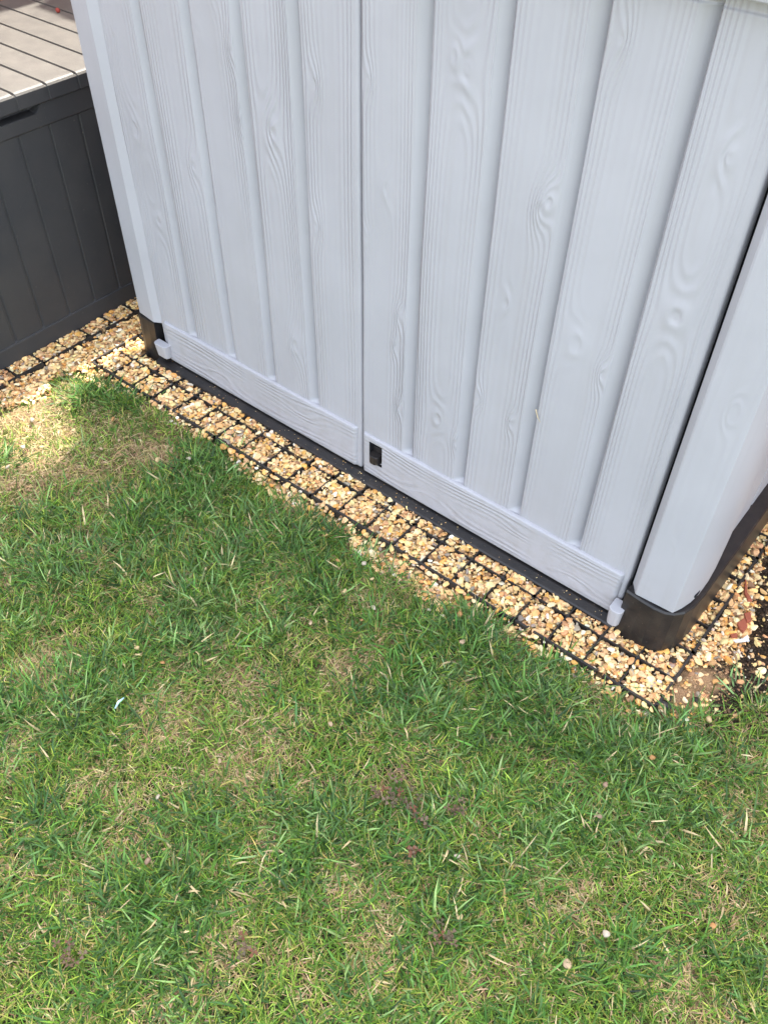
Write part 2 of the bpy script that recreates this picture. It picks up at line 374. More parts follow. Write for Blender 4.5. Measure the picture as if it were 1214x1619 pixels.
def rail_field(x0, x1, knots, seed, parent, hole=None):
    zt, zb, yf = 0.1345, 0.0165, 1.1875
    prof = [(0.139, FY+.002), (0.1385, 1.1895), (0.1372, 1.1880), (0.1350, yf)]
    zs = list(np.linspace(0.133, 0.0215, 36)); 
    zs = [z for z in zs]
    zz = np.array([p[0] for p in prof]+zs+[0.0190, 0.0175, 0.0170]); yy = np.array([p[1] for p in prof]+[yf]*len(zs)+[1.1882, 1.190, FY+.004])
    C = list(np.arange(x0, x1, 0.006))+[x1]
    if hole: C = sorted(set(C+[hole[0], hole[1]])); 
    C = np.array(C); zz = zz.copy()
    if hole:
        for hz in (hole[2], hole[3]): zz[np.argmin(abs(zz-hz))] = hz
        C = np.array([c for c in C if min(abs(c-hole[0]), abs(c-hole[1])) > 0.002 or c in (hole[0], hole[1])])
    XX, ZZ = np.meshgrid(C, zz); YY = np.repeat(yy[:, None], len(C), 1)
    endf = np.minimum(sstep(-0.0005, 0.004, XX-x0), sstep(-0.0005, 0.004, x1-XX))
    YY = np.minimum(YY+0.0075*(1-endf), np.maximum(YY, FY+0.002))
    u = (ZZ-0.075)/0.058
    P = 4.0*np.abs(u+0.22*np.sin(XX*5+seed)+.1*np.sin(XX*13))**1.5+0.35*np.sin(XX*3.3+seed)
    A = (0.25+0.9*np.minimum(1, abs(u)))*endf*(np.abs(ZZ-0.078) < 0.055)
    for kx, kz, s, amp in knots:
        rr = ((XX-kx)/(0.055*s))**2+((ZZ-kz)/(0.018*s))**2
        P += amp*2.0*np.exp(-rr); A = np.where(A > 0, np.maximum(A, .9*np.exp(-rr*.5)), A)
    v = np.stack([XX, YY, ZZ], -1).reshape(-1, 3); idx = np.arange(len(v)).reshape(XX.shape)
    q = np.stack([idx[:-1, :-1], idx[1:, :-1], idx[1:, 1:], idx[:-1, 1:]], -1)
    if hole:
        mx = 0.5*(C[:-1]+C[1:]); mz = 0.5*(zz[:-1]+zz[1:])
        q = q[~(((mz > hole[2]) & (mz < hole[3]))[:, None] & ((mx > hole[0]) & (mx < hole[1]))[None, :])]
    return npmesh('bottom_rail', v, [q.reshape(-1, 4)], M_door, parent, True, {'phase': P.ravel(), 'relief': A.ravel()})

def kn(lst): return [(*fr(u, v), s, a) for u, v, s, a in lst]
KL = kn([(430, 208, 1.5, 1.2), (217, 205, 1.5, 1.1), (498, 135, .9, .8), (305, 262, 1.0, .8), (314, 48, .8, .6), (365, 80, .7, .7), (380, 192, .7, .7), (466, 545, 1.3, 1.2),
         (503, 358, .9, .7), (350, 350, .7, .5), (250, 350, 1.2, .8), (360, 520, .8, .5), (330, -40, 1, .8), (180, 60, 1, .6)])
KR = kn([(738, 108, 1.6, 1.3), (718, 88, .7, .6), (868, 318, .8, .8), (852, 332, 1.0, 1.0), (912, 545, 1.3, 1.3), (950, 592, .7, .9), (693, 662, 1.3, 1.2), (719, 700, .6, .7),
         (630, 500, .7, .7), (624, 548, .6, .6), (630, 645, .6, .6), (757, 630, .6, .7), (806, 670, .6, .7), (1068, 500, 1.5, 1.2), (584, 125, .7, .6), (581, 378, .7, .7),
         (610, 300, .9, .5), (800, 480, .8, .5), (985, 60, .9, .7), (1150, 250, .9, .7)])
HOLE = (-0.9860, -0.9475, 0.0600, 0.1235)
doorL = door_field(-1.7270, -1.0165, [-1.584, -1.4365, -1.2935, -1.1505], KL, 11, name='door')
doorR = door_field(-1.0095, -0.3090, [-0.8646, -0.7195, -0.5735, -0.4250], KR, 23, hole=(-.985, -.948, .0645, .119), name='door')
tag(doorL, 'left hand door, grey grained boards, no latch'); tag(doorR, 'right hand door with the black slide latch low down')
rail_field(-1.713, -1.0275, [(-1.5, .06, 1, .8), (-1.2, .09, 1.2, .9)], 2, doorL)
rail_field(-1.0085, -0.3200, [(-.80, .05, 1.3, 1.1), (-.55, .10, 1.0, .7), (-.42, .05, .9, .7)], 5, doorR, HOLE)

# slide latch in the right door's rail
lt = bpy.data.objects.new('latch', None); COL.objects.link(lt); lt.parent = doorR
bm = bmesh.new()
hx0, hx1, hz0, hz1 = HOLE
box(bm, (hx0-.002, 1.212, hz0-.002), (hx1+.002, 1.214, hz1+.002))
box(bm, (hx0-.0015, 1.1893, hz0-.001), (hx0+.0012, 1.2119, hz1+.001)); box(bm, (hx1-.0012, 1.1893, hz0-.001), (hx1+.0015, 1.2119, hz1+.001))
box(bm, (hx0+.0013, 1.1893, hz1-.0012), (hx1-.0013, 1.2119, hz1+.0015)); box(bm, (hx0+.0013, 1.1893, hz0-.0015), (hx1-.0013, 1.2119, hz0+.0012))
obj('latch_recess', bm, M_void, lt)
bm = bmesh.new()
box(bm, (-0.984, 1.200, 0.066), (-0.951, 1.2115, 0.104))
prism(bm, [(-.9845, 1.196), (-.981, 1.181), (-.975, 1.177), (-.964, 1.177), (-.957, 1.181), (-.9535, 1.196), (-.955, 1.2110), (-.983, 1.2110)], 0.066, 0.090)
obj('latch_knob', bm, M_black, lt, bevel=0.0015)

# hinge feet at the outer lower door corners
def foot(parent, cx, sgn, z0, z1, yf, wd):
    bm = bmesh.new()
    pts = [(cx-wd/2, 1.190), (cx-wd/2, yf+.008), (cx-wd/2+.004, yf+.002), (cx-wd/2+.010, yf), (cx+wd/2-.010, yf), (cx+wd/2-.003, yf+.003), (cx+wd/2, yf+.010), (cx+wd/2, 1.190)]
    top = [(x, y) for x, y in pts]
    bot = [(cx+(x-cx)*0.86, y+(0.004 if y < 1.185 else 0)) for x, y in pts]
    prism(bm, bot, z0, z1, top)
    return obj('hinge_foot', bm, M_grey, parent, bevel=0.0018)
foot(doorL, -1.722, 1, 0.028, 0.070, 1.166, 0.050)
foot(doorR, -0.305, 1, 0.020, 0.070, 1.152, 0.030)

# black base: outline lip between two raised corners, raised band along the sides
base_b = []
bm = bmesh.new()
def strip(bm, secs):                      # secs: list of closed cross-section loops
    R = [[bm.verts.new(p) for p in s] for s in secs]; n = len(secs[0])
    for i in range(len(R)-1):
        for k in range(n): bm.faces.new((R[i][k], R[i][(k+1) % n], R[i+1][(k+1) % n], R[i+1][k]))
    bm.faces.new(R[0][::-1]); bm.faces.new(R[-1])
lipsec = lambda x: [(x, 1.164, -.02), (x, 1.164, .004), (x, 1.167, .0075), (x, 1.186, .0115), (x, 1.26, .012), (x, 1.26, -.02)]
strip(bm, [lipsec(x) for x in np.linspace(-1.748, -0.300, 30)])
# right corner block + right side band
outer = [(-.300, 1.172), (-.262, 1.168), (-.236, 1.168), (-.214, 1.172), (-.198, 1.182), (-.184, 1.200), (-.176, 1.228), (-.1735, 1.27), (-.1735, 1.34), (-.172, 1.45), (-.170, 2.125)]
inner_ = [(-.300, 1.230), (-.262, 1.24), (-.250, 1.25), (-.245, 1.26), (-.240, 1.27), (-.235, 1.28), (-.232, 1.29), (-.230, 1.31), (-.230, 1.36), (-.230, 1.45), (-.230, 2.125)]
hts = [.124, .124, .123, .122, .121, .120, .118, .116, .113, .112, .112]
secs = []
for (ox, oy), (ix, iy), h in zip(outer, inner_, hts):
    n = Vector((ox-ix, oy-iy, 0)).normalized()*0.003
    fl = Vector((ox-ix, oy-iy, 0)).normalized()*0.004
    secs.append([(ox+fl.x, oy+fl.y, -.02), (ox, oy, h-.004), (ox-n.x, oy-n.y, h), (ix, iy, h+.001), (ix, iy, -.02)])
strip(bm, secs)
# left corner block + left side band
outer = [(-1.749, 1.184), (-1.775, 1.184), (-1.805, 1.186), (-1.824, 1.192), (-1.832, 1.205), (-1.836, 1.24), (-1.836, 2.125)]
inner_ = [(-1.749, 1.24), (-1.77, 1.24), (-1.775, 1.25), (-1.78, 1.26), (-1.78, 1.27), (-1.78, 1.28), (-1.78, 2.125)]
secs = []
for (ox, oy), (ix, iy) in zip(outer, inner_):
    n = Vector((ox-ix, oy-iy, 0)).normalized()*0.003
    secs.append([(ox+n.x, oy+n.y, -.02), (ox, oy, .119), (ox-n.x, oy-n.y, .123), (ix, iy, .124), (ix, iy, -.02)])
strip(bm, secs)
box(bm, (-1.836, 2.126, -.02), (-.170, 2.15, .118))
sp(obj('base', bm, M_black, shed))

# grey corner posts, in plan outline
def post(outline, z0, z1, name='corner_post', bow=0.0):
    bm = bmesh.new()
    zz = list(np.linspace(z0, z1, 110)); R = []
    for z in zz: R.append([bm.verts.new((x, y, z)) for x, y in outline])
    n = len(outline)
    for i in range(len(R)-1):
        for k in range(n): bm.faces.new((R[i][k], R[i][(k+1) % n], R[i+1][(k+1) % n], R[i+1][k]))
    bm.faces.new(R[0][::-1]); bm.faces.new(R[-1])
    return bm
pr = [(-.3005, 1.205), (-.2995, 1.198), (-.2835, 1.176), (-.280, 1.1745), (-.2045, 1.1785), (-.2025, 1.1795), (-.194, 1.200), (-.187, 1.225), (-.183, 1.255), (-.183, 1.300),
      (-.186, 1.34), (-.191, 1.38), (-.196, 1.42), (-.200, 1.445), (-.240, 1.445), (-.240, 1.235), (-.300, 1.235)]
M_post = plastic('grey_resin_post', GREY, 0.42, 0.0010, 45.0, (0.46, 0.46, 0.46), 0.2)
k0 = pr.index((-.280, 1.1745)); A0, A1 = pr[k0], pr[k0+1]
pr = pr[:k0+1]+[(A0[0]+(A1[0]-A0[0])*t, A0[1]+(A1[1]-A0[1])*t) for t in np.linspace(0, 1, 22)[1:-1]]+pr[k0+1:]
po = sp(obj('corner_post', post(pr, .1255, 1.174), M_door, shed, smooth=False, bevel=0.0))
cv = np.array([v.co[:] for v in po.data.vertices]); u_ = (cv[:, 0]+.242)/.038; wz = .3*np.sin(cv[:, 2]*5)+.15*np.sin(cv[:, 2]*13)
ph_ = 2.3*np.abs(u_+.4*wz)**1.5+.5*wz; rl_ = np.where(cv[:, 1] < 1.181, .35*np.clip(1.05-np.abs(u_), 0, .3)/.3, 0)
for kx, kz, am_ in ((-.25, .27, .9), (-.235, .62, 1.2), (-.25, .95, 1.0)):
    ph_ += am_*2*np.exp(-((cv[:, 0]-kx)/.014)**2-((cv[:, 2]-kz)/.04)**2)
for nm, ar in (('phase', ph_), ('relief', rl_)):
    at = po.data.attributes.new(nm, 'FLOAT', 'POINT'); at.data.foreach_set('value', ar.astype(np.float32))
for f in po.data.polygons: f.use_smooth = True
try:
    po.data.set_sharp_from_angle(angle=math.radians(24))
except Exception: pass
pl = [(-1.7215, 1.235), (-1.7215, 1.205), (-1.7225, 1.197), (-1.7455, 1.1845), (-1.748, 1.1835), (-1.812, 1.190), (-1.817, 1.193), (-1.822, 1.205), (-1.824, 1.24), (-1.790, 1.24)]
po2 = sp(obj('corner_post', post(pl[::-1], .1260, 1.174), M_door, shed))
for f in po2.data.polygons: f.use_smooth = True
try: po2.data.set_sharp_from_angle(angle=math.radians(24))
except Exception: pass
# dark slot low on the right post
bm = bmesh.new(); box(bm, (-.1905, 1.232, .136), (-.1825, 1.250, .143)); sp(obj('slot', bm, M_void, shed))

# side and back walls (vertical boards with shallow grooves)
def wall(x_out, sgn, y0, y1, z0, z1):
    bm = bmesh.new(); ysv = [y0]; y = y0+.13; ps = [(y0, 0)]
    while y < y1-.05:
        ps += [(y-.012, 0), (y-.003, .006), (y, .006), (y+.002, 0)]; y += .145
    ps.append((y1, 0)); o = []
    a = [bm.verts.new((x_out-sgn*d, yy, z0)) for yy, d in ps]; b = [bm.verts.new((x_out-sgn*d, yy, z1)) for yy, d in ps]
    for i in range(len(ps)-1): bm.faces.new((a[i], a[i+1], b[i+1], b[i]))
    c = [bm.verts.new((x_out-sgn*.03, ps[0][0], z0)), bm.verts.new((x_out-sgn*.03, ps[-1][0], z0)), bm.verts.new((x_out-sgn*.03, ps[-1][0], z1)), bm.verts.new((x_out-sgn*.03, ps[0][0], z1))]
    bm.faces.new(c); bm.faces.new((a[0], b[0], c[3], c[0])); bm.faces.new((a[-1], c[1], c[2], b[-1]))
    return sp(obj('side_wall', bm, M_grey, shed))
wall(-.2035, 1, 1.446, 2.12, .114, 1.174); wall(-1.8225, -1, 1.2405, 2.12, .1255, 1.174)
bm = bmesh.new(); box(bm, (-1.79, 2.085, .12), (-.24, 2.125, 1.174)); sp(obj('back_wall', bm, M_grey, shed))
bm = bmesh.new(); box(bm, (-1.7205, 1.232, .013), (-.3015, 1.238, 1.17)); sp(obj('dark_backing', bm, M_void, shed))  # near-black sheet behind the doors, stands in for the unlit inside
# roof lid, a shallow hipped cap with an overhanging rim
bm = bmesh.new()
x0, x1, y0, y1 = -1.845, -.165, 1.158, 2.17
prism(bm, [(x0, y0), (x1, y0), (x1, y1), (x0, y1)], 1.177, 1.235)
prism(bm, [(x0+.012, y0+.012), (x1-.012, y0+.012), (x1-.012, y1-.012), (x0+.012, y1-.012)], 1.2352, 1.30, [(x0+.09, y0+.10), (x1-.09, y0+.10), (x1-.09, y1-.05), (x0+.09, y1-.05)])
sp(obj('roof', bm, M_grey, shed, bevel=0.006, seg=3))

# ------------------------------------------------------------------ storage box on the left
bx = thing('storage_box', 'dark grey resin garden storage box with a planked, sunlit lid', 'storage box', (-2.37, 1.1, 0))
def bp(o): o.location = -Vector(bx.location); return o
BY0, BY1 = 0.44, 1.76
def grid_surface(rows, name, material, parent, smooth=False, caps=False):
    R = np.array(rows, float); v = R.reshape(-1, 3); idx = np.arange(len(v)).reshape(R.shape[:2])
    q = np.stack([idx[:-1, :-1], idx[1:, :-1], idx[1:, 1:], idx[:-1, 1:]], -1).reshape(-1, 4)
    return npmesh(name, v, [q], material, parent, smooth)
def groove_list(y0, y1, first, pitch, hw, soft=0.002):
    out = [(y0, 0.0)]; y = first
    while y-pitch > y0+.02: y -= pitch
    while y < y1-.02:
        out += [(y-hw-soft, 0.), (y-hw, 1.), (y+hw, 1.), (y+hw+soft, 0.)]; y += pitch
    out.append((y1, 0.)); return out
rows = []
fx = -2.0535
for y, d in groove_list(BY0, BY1, 1.0265, 0.0900, 0.0022, 0.0022):
    dd = d*0.0035
    # recessed handle under the lid
    hnd = 1.0 if (0.70 < y < 1.19) else 0.0
    rows.append([(fx+.0045, y, -.01), (fx+.0045, y, .050), (fx+.0035, y, .0535), (fx, y, .0545), (fx-dd, y, .058), (fx-dd, y, .564), (fx, y, .569), (fx+.003, y, .573),
                 (fx+.003, y, .600), (fx+.003, y, .6255)])
rows = np.array(rows)
# rim with the hand recess cut as its own grid
body = grid_surface(rows[:, :9], 'body', M_anth, bx); bp(body)
ysr = np.array([BY0, .66, .68, .70, .715]+list(np.linspace(.74, 1.15, 12))+[1.168, 1.178, 1.186, 1.192, 1.1965, 1.200, 1.23, 1.4, BY1])
rr = []
for y in ysr:
    t = float(sstep(.68, .70, y)*(1-sstep(1.180, 1.198, y)))
    zb = .6255-.0205*t
    rr.append([(fx+.003, y, .600), (fx+.003, y, min(.6255, zb)-.0010), (fx+.0015, y, zb), (fx+.003-.035*t-.003*(1-t), y, zb+.0008), (fx+.003-.037*t-.004*(1-t), y, .6275)])
bp(grid_surface(rr, 'rim', M_anth, bx))
bm = bmesh.new(); box(bm, (-2.66, BY0+.001, -.01), (fx-.045, BY1-.001, .626)); 
box(bm, (fx-.0449, BY0+.001, -.01), (fx-.004, BY0+.005, .60)); box(bm, (fx-.0449, BY1-.005, -.01), (fx-.004, BY1-.001, .60))
bp(obj('shell', bm, M_anth, bx))
rows = []
for y, d in groove_list(BY0-.008, BY1+.008, 1.1310, 0.0905, 0.0030, 0.0012):
    t = d*.006; s = d*.0022
    rows.append([(-2.672, y, .630), (-2.672, y, .664), (-2.668, y, .667-t), (-2.064, y, .667-t), (-2.056, y, .6665-t*.95), (-2.0490, y, .6645-t*.6), (-2.0452+0-s, y, .660-t*.2),
                 (-2.0445-s, y, .655), (-2.0432-s, y, .6295), (-2.0450-s, y, .6270), (-2.060, y, .6268)])
lid = bp(grid_surface(rows, 'lid', M_lid, bx))
lid.data.materials.append(M_anth)
# top lighter by dust and painted sky sheen, skirt plain
nn = len(rows[0])-1
mi = [(1 if (i % nn) >= 6 else 0) for i in range(len(lid.data.polygons))]
lid.data.polygons.foreach_set('material_index', np.array(mi, np.int32))
for q0, q1 in ((BY0-.0078, BY0-.0068), (BY1+.0068, BY1+.0078)):
    bm = bmesh.new(); box(bm, (-2.671, q0, .6285), (-2.052, q1, .660)); bp(obj('lid_end', bm, M_anth, bx))

# a red berry on the lid
def stone_mesh(seed, clip=5, sub=2):
    r = np.random.default_rng(seed); bm = bmesh.new(); bmesh.ops.create_icosphere(bm, subdivisions=sub, radius=1.0)
    v = np.array([x.co[:] for x in bm.verts]); f = np.array([[x.index for x in fc.verts] for fc in bm.faces]); bm.free()
    for _ in range(clip):
        n = r.normal(size=3); n /= np.linalg.norm(n); d = r.uniform(.35, .75)
        k = v@n; over = k > d; v = v-np.where(over, (k-d)*0.92, 0)[:, None]*n
    v += 0.06*r.normal(size=3)*np.sin(3*v[:, [1, 2, 0]]+r.uniform(0, 6))
    return v, f
def pebble(name, x, y, z, size, colr, seed, label, cat, group=None, flat=.6):
    v, f = stone_mesh(seed, 6); r = np.random.default_rng(seed+99); a = r.uniform(0, 6.28)
    s = np.array([1.0, r.uniform(.65, .9), flat])*size; v = v*s
    v = np.stack([v[:, 0]*math.cos(a)-v[:, 1]*math.sin(a), v[:, 0]*math.sin(a)+v[:, 1]*math.cos(a), v[:, 2]], 1)
    o = npmesh(name, v, [f], M_stone, None, True, colors=np.tile(colr, (len(v), 1)))
    o.location = (x, y, z); return tag(o, label, cat, group)
v, f = stone_mesh(3, 1); 
o = npmesh('berry', v*[.0070, .0064, .0066], [f], M_stone, None, True, colors=np.tile((.30, .05, .035), (len(v), 1)))
o.location = (-2.456, 1.564, .6730); tag(o, 'small red berry lying on the shaded end of the dark box lid', 'berry')

# ------------------------------------------------------------------ gravel grid pavers
P = 0.083
def paver(x0, y0, nx, ny, label, seed, front=True, side_right=False, side_left=False):
    """one square black panel of open cells; origin at its near left corner"""
    t = thing('gravel_grid', label, 'gravel grid', (x0, y0, 0), 'black plastic gravel grids round the shed')
    r = random.Random(seed)
    bm = bmesh.new(); th = .0014
    def rib(ax, ay, bx_, by_, zt, w_=th):
        n = 6
        d = Vector((bx_-ax, by_-ay)); L_ = d.length; d /= L_; nrm = Vector((-d.y, d.x))
        secs = []
        wob = r.uniform(-.0012, .0012); dz = r.uniform(-.001, .0005)
        for i in range(n+1):
            s = i/n; c = Vector((ax, ay))+d*(L_*s)+nrm*(wob*math.sin(math.pi*s)); zz = zt+dz*math.sin(math.pi*s)
            p, q = c+nrm*w_, c-nrm*w_
            secs.append([(p.x, p.y, -.030), (p.x, p.y, zz), (q.x, q.y, zz), (q.x, q.y, -.030)])
        strip(bm, secs)
    zt = .0035
    for i in range(0, nx+1):
        if (i == 0 and side_left) or (i == nx and side_right): continue
        for j in range(ny):
            rib(i*P+.0, j*P+.003, i*P, (j+1)*P-.003, zt)
    for j in range(0, ny+1):
        if j == 0 and front: continue
        for i in range(nx):
            rib(i*P+.003, j*P, (i+1)*P-.003, j*P, zt)
    for i in range(nx+1):
        for j in range(ny+1):
            s = .0036
            if not (side_right and front and i == nx and j == 0) and not (side_left and front and i == 0 and j == 0):
                prism(bm, [(i*P-s, j*P-s*.5), (i*P-s*.5, j*P-s), (i*P+s*.5, j*P-s), (i*P+s, j*P-s*.5), (i*P+s, j*P+s*.5), (i*P+s*.5, j*P+s), (i*P-s*.5, j*P+s), (i*P-s, j*P+s*.5)], -.030, zt+.0008)
    obj('cell_ribs', bm, M_grid, t)
    # outer border wall: lengths broken by slots in mid-cell of every other cell
    def border(ax, ay, bx_, by_, n):
        bm2 = bmesh.new(); d = Vector((bx_-ax, by_-ay)).normalized(); nr = Vector((d.y, -d.x)); w2 = .0024
        Lr = n*P; cur = 0.004; out = []
        k = 0
        cuts = [(m+.5)*P for m in range(0, n, 2)]
        segs = []
        for c in cuts: segs.append((cur, c-.008)); cur = c+.008
        segs.append((cur, Lr-.004))
        for s0, s1 in segs:
            if s1-s0 < .01: continue
            o1, o2 = r.uniform(-.001, .001), r.uniform(-.001, .001)
            dz = r.uniform(-.001, .002)
            loops = []
            for s, o_ in ((s0, o1), ((s0+s1)/2, (o1+o2)/2), (s1, o2)):
                c = Vector((ax, ay))+d*s+nr*o_
                p, q = c+nr*w2, c-nr*w2
                loops.append([(p.x+nr.x*.001, p.y+nr.y*.001, -.034), (p.x, p.y, zt+.002+dz), (q.x, q.y, zt+.002+dz), (q.x, q.y, -.034)])
            strip(bm2, loops)
            # hooked end of each length
            c = Vector((ax, ay))+d*s1; h = c-nr*.008
            loops = [[(c.x+d.x*.0016, c.y+d.y*.0016, -.03), (c.x+d.x*.0016, c.y+d.y*.0016, zt), (c.x-d.x*.0016, c.y-d.y*.0016, zt), (c.x-d.x*.0016, c.y-d.y*.0016, -.03)],
                     [(h.x+d.x*.0016, h.y+d.y*.0016, -.03), (h.x+d.x*.0016, h.y+d.y*.0016, zt), (h.x-d.x*.0016, h.y-d.y*.0016, zt), (h.x-d.x*.0016, h.y-d.y*.0016, -.03)]]
            strip(bm2, loops)
        obj('border', bm2, M_grid, t)
    if front: border(0, 0, nx*P, 0, nx)
    if side_right: border(nx*P, 0, nx*P, ny*P, ny)
    if side_left: border(0, ny*P, 0, 0, ny)
    return t
GX0 = -0.142; GY0 = 1.050
lab = ['gravel grid panel at the shed\'s near right corner, its front corner bare of grass', 'gravel grid panel left of the corner one, beside the flattened grass below the right door',
       'gravel grid panel in front of the middle of the right door', 'gravel grid panel below the slide latch and the gap between the doors',
       'gravel grid panel in front of the middle of the left door', 'gravel grid panel at the shed\'s far left corner, by the left hinge foot']
spans = [4, 4, 3, 4, 3, 3]; x = GX0
for i, n in enumerate(spans):
    x -= n*P
    paver(x, GY0, n, 2, lab[i], 40+i, True, i == 0, i == len(spans)-1)
for k, (j0, nj) in enumerate(((2, 4), (6, 4))):
    paver(GX0-P, GY0+j0*P, 1, nj, ['narrow run of gravel grid along the right side of the shed, nearest the corner', 'narrow run of gravel grid further back along the shed\'s right side'][k], 60+k, False, True, False)
paver(GX0-21*P, GY0+2*P, 1, 3, 'gravel grid running back along the shed\'s left wall, opposite the dark storage box', 67, False, False, True)
paver(-1.984-P, 0.795, 1, 2, 'gravel grid under the front edge of the dark storage box, nearest the lawn', 70, False, True)
paver(-1.984-P, 0.795+2*P, 1, 6, 'gravel grid along the dark storage box, running back behind the shed corner', 71, False, True)
# round connector plug on the outer side of the near right corner
bm = bmesh.new(); tube(bm, [(-.139, 1.072, -.006), (-.118, 1.072, -.006)], [.008, .008], 12); tube(bm, [(-.130, 1.085, -.01), (-.130, 1.105, -.010)], [.004, .004], 8)
o = obj('connector', bm, M_grid); t0 = bpy.data.objects['gravel_grid']; o.parent = t0; o.location = -Vector(t0.location)

# ------------------------------------------------------------------ gravel
PAL = np.array([(.86, .66, .34), (.88, .74, .48), (.76, .42, .13), (.74, .50, .27), (.60, .35, .18), (.27, .16, .09), (.33, .29, .25), (.88, .84, .74), (.82, .56, .26), (.66, .36, .15)])
PW = np.array([.21, .14, .10, .15, .11, .065, .045, .035, .12, .055]); PW /= PW.sum()
def scatter(pitch, seed):
    r = np.random.default_rng(seed)
    X, Y = np.meshgrid(np.arange(-2.1, .30, pitch), np.arange(.66, 1.80, pitch)); X = X.ravel(); Y = Y.ravel()
    X = X+r.uniform(-.5, .5, X.shape)*pitch; Y = Y+r.uniform(-.5, .5, Y.shape)*pitch
    e = edge_dist(X, Y)
    keep = (e < .006+.010*fnoise(X, Y, 6, 5)) & ((e < -.012) | (r.random(X.shape) < .6))
    keep &= ~((X > -1.83) & (X < -.178) & (Y > 1.168) & (Y > 1.168+np.clip((X+.25)*.9, 0, .08)))
    keep &= ~(X < -2.052)
    keep &= ~((X < -1.84) & (Y > 1.5))
    soil = inpoly(X, Y, SOIL); sand = inpoly(X, Y, SAND)
    keep &= ~(soil & (r.random(X.shape) > .16)); keep &= ~(sand & (r.random(X.shape) > .20))
    keep &= ~((X > .03) & (r.random(X.shape) > .25))
    return X[keep], Y[keep], r
def ribdist(X, Y):
    ins = (X < GX0+.01) & (X > GX0-21*P-.01) & (Y > GY0-.01) | ((X < GX0+.01) & (X > GX0-P) & (Y > 1.2))
    dx = np.abs((X-GX0+P/2) % P-P/2); dy = np.abs((Y-GY0+P/2) % P-P/2)
    d = np.minimum(dx, dy)
    ins2 = X < -1.984+.008; dy2 = np.abs((Y-.795+P/2) % P-P/2); dx2 = np.abs(X+1.984)
    d = np.where(ins, d, np.where(ins2, np.minimum(dx2, dy2), .05))
    return d, ins | ins2
def stones(X, Y, r, zbase, smin, smax, sub, nvar, zj):
    n = len(X); vars_ = [stone_mesh(500+k, int(6+k % 5), sub) for k in range(nvar)]
    f = vars_[0][1]; V = np.stack([a[0] for a in vars_]); nv = V.shape[1]
    vi = r.integers(0, nvar, n); vv = V[vi]
    size = smin+(smax-smin)*r.random(n)**1.7
    sc = np.stack([np.ones(n), r.uniform(.6, .95, n), r.uniform(.36, .62, n)], 1)*size[:, None]
    vv = vv*sc[:, None, :]
    a, b = r.uniform(0, 6.28, n), r.normal(0, .30, n); c = r.normal(0, .30, n)
    def rot(vv, i, j, t):
        x, y = vv[:, :, i].copy(), vv[:, :, j].copy(); ct, st = np.cos(t)[:, None], np.sin(t)[:, None]
        vv[:, :, i] = x*ct-y*st; vv[:, :, j] = x*st+y*ct
    rot(vv, 0, 2, b); rot(vv, 1, 2, c); rot(vv, 0, 1, a)
    Z = zbase+r.normal(0, zj, n)
    vv[:, :, 0] += X[:, None]; vv[:, :, 1] += Y[:, None]; vv[:, :, 2] += Z[:, None]
    faces = (f[None]+(np.arange(n)*nv)[:, None, None]).reshape(-1, 3)
    ci = r.choice(len(PAL), n, p=PW); cc = PAL[ci]*np.array((1.03, .97, .86))*r.uniform(.75, 1.12, (n, 1))*r.uniform(.94, 1.06, (n, 3))
    # some stones two-toned
    axis = r.normal(size=(n, 3)); k = np.einsum('nvi,ni->nv', V[vi], axis/np.linalg.norm(axis, axis=1)[:, None])
    second = PAL[r.choice(len(PAL), n, p=PW)]; two = (r.random(n) < .4)[:, None] & (k > .25)
    colr = np.where(two[:, :, None], (.5*second+.5*cc)[:, None, :], cc[:, None, :])
    return vv.reshape(-1, 3), faces, np.clip(colr.reshape(-1, 3), 0, .92)
parts = []
for pitch, seed, zo, smin, smax, sub, zj in ((.0098, 1, -.008, .0060, .0092, 1, .0015), (.0089, 2, -.001, .0048, .0122, 2, .0020), (.0080, 3, -.001, .0020, .0042, 1, .0020)):
    X, Y, r = scatter(pitch, seed)
    d, ins = ribdist(X, Y); rnd = r.random(X.shape)
    cover = fnoise(X, Y, 7, 77) > 1.0
    keep = (d > .0044) | (cover & (rnd < .6)) | (rnd < .03)
    out = ~ins; dense = np.where(out, .0, 0.0)
    X, Y, ins = X[keep], Y[keep], ins[keep]
    right = (X > GX0) & (Y > 1.03); leftg = (X < GX0-21*P)
    zb = np.where(ins, zo, np.where(right, zo-.004, np.where(leftg, zo-.004, zo-.013)))
    zb = np.where(inpoly(X, Y, SOIL) | inpoly(X, Y, SAND), ground_z(X, Y)+.002, zb)
    parts.append(stones(X, Y, r, zb, smin, smax, sub, 16, zj))
# crumbs of sand and dark earth
r = np.random.default_rng(321); X = r.uniform(-.16, .30, 30000); Y = r.uniform(.98, 1.70, 30000)
jx_, jy_ = X+r.normal(0, .014, X.shape), Y+r.normal(0, .014, X.shape); isand, isoil = inpoly(jx_, jy_, SAND), inpoly(X, Y, SOIL); k = (isand & (r.random(30000) < .5)) | isoil
X, Y, isand = X[k], Y[k], isand[k]; PALK = PAL
PAL = np.array([(.42, .27, .15), (.30, .19, .10), (.50, .36, .22)]); PWK = PW; PW = np.array([.5, .3, .2])
a1 = stones(X[isand], Y[isand], r, ground_z(X[isand], Y[isand])+.0005, .0010, .0036, 1, 8, .0006)
PAL = np.array([(.030, .021, .015), (.065, .043, .028), (.20, .13, .08)]); PW = np.array([.60, .28, .12])
a2 = stones(X[~isand], Y[~isand], r, ground_z(X[~isand], Y[~isand])+.0010, .0012, .0055, 1, 8, .0015)
PAL, PW = PALK, PWK
CR = (np.concatenate([a1[0], a2[0]]), np.concatenate([a1[1], a2[1]+len(a1[0])]), np.concatenate([a1[2], a2[2]]))
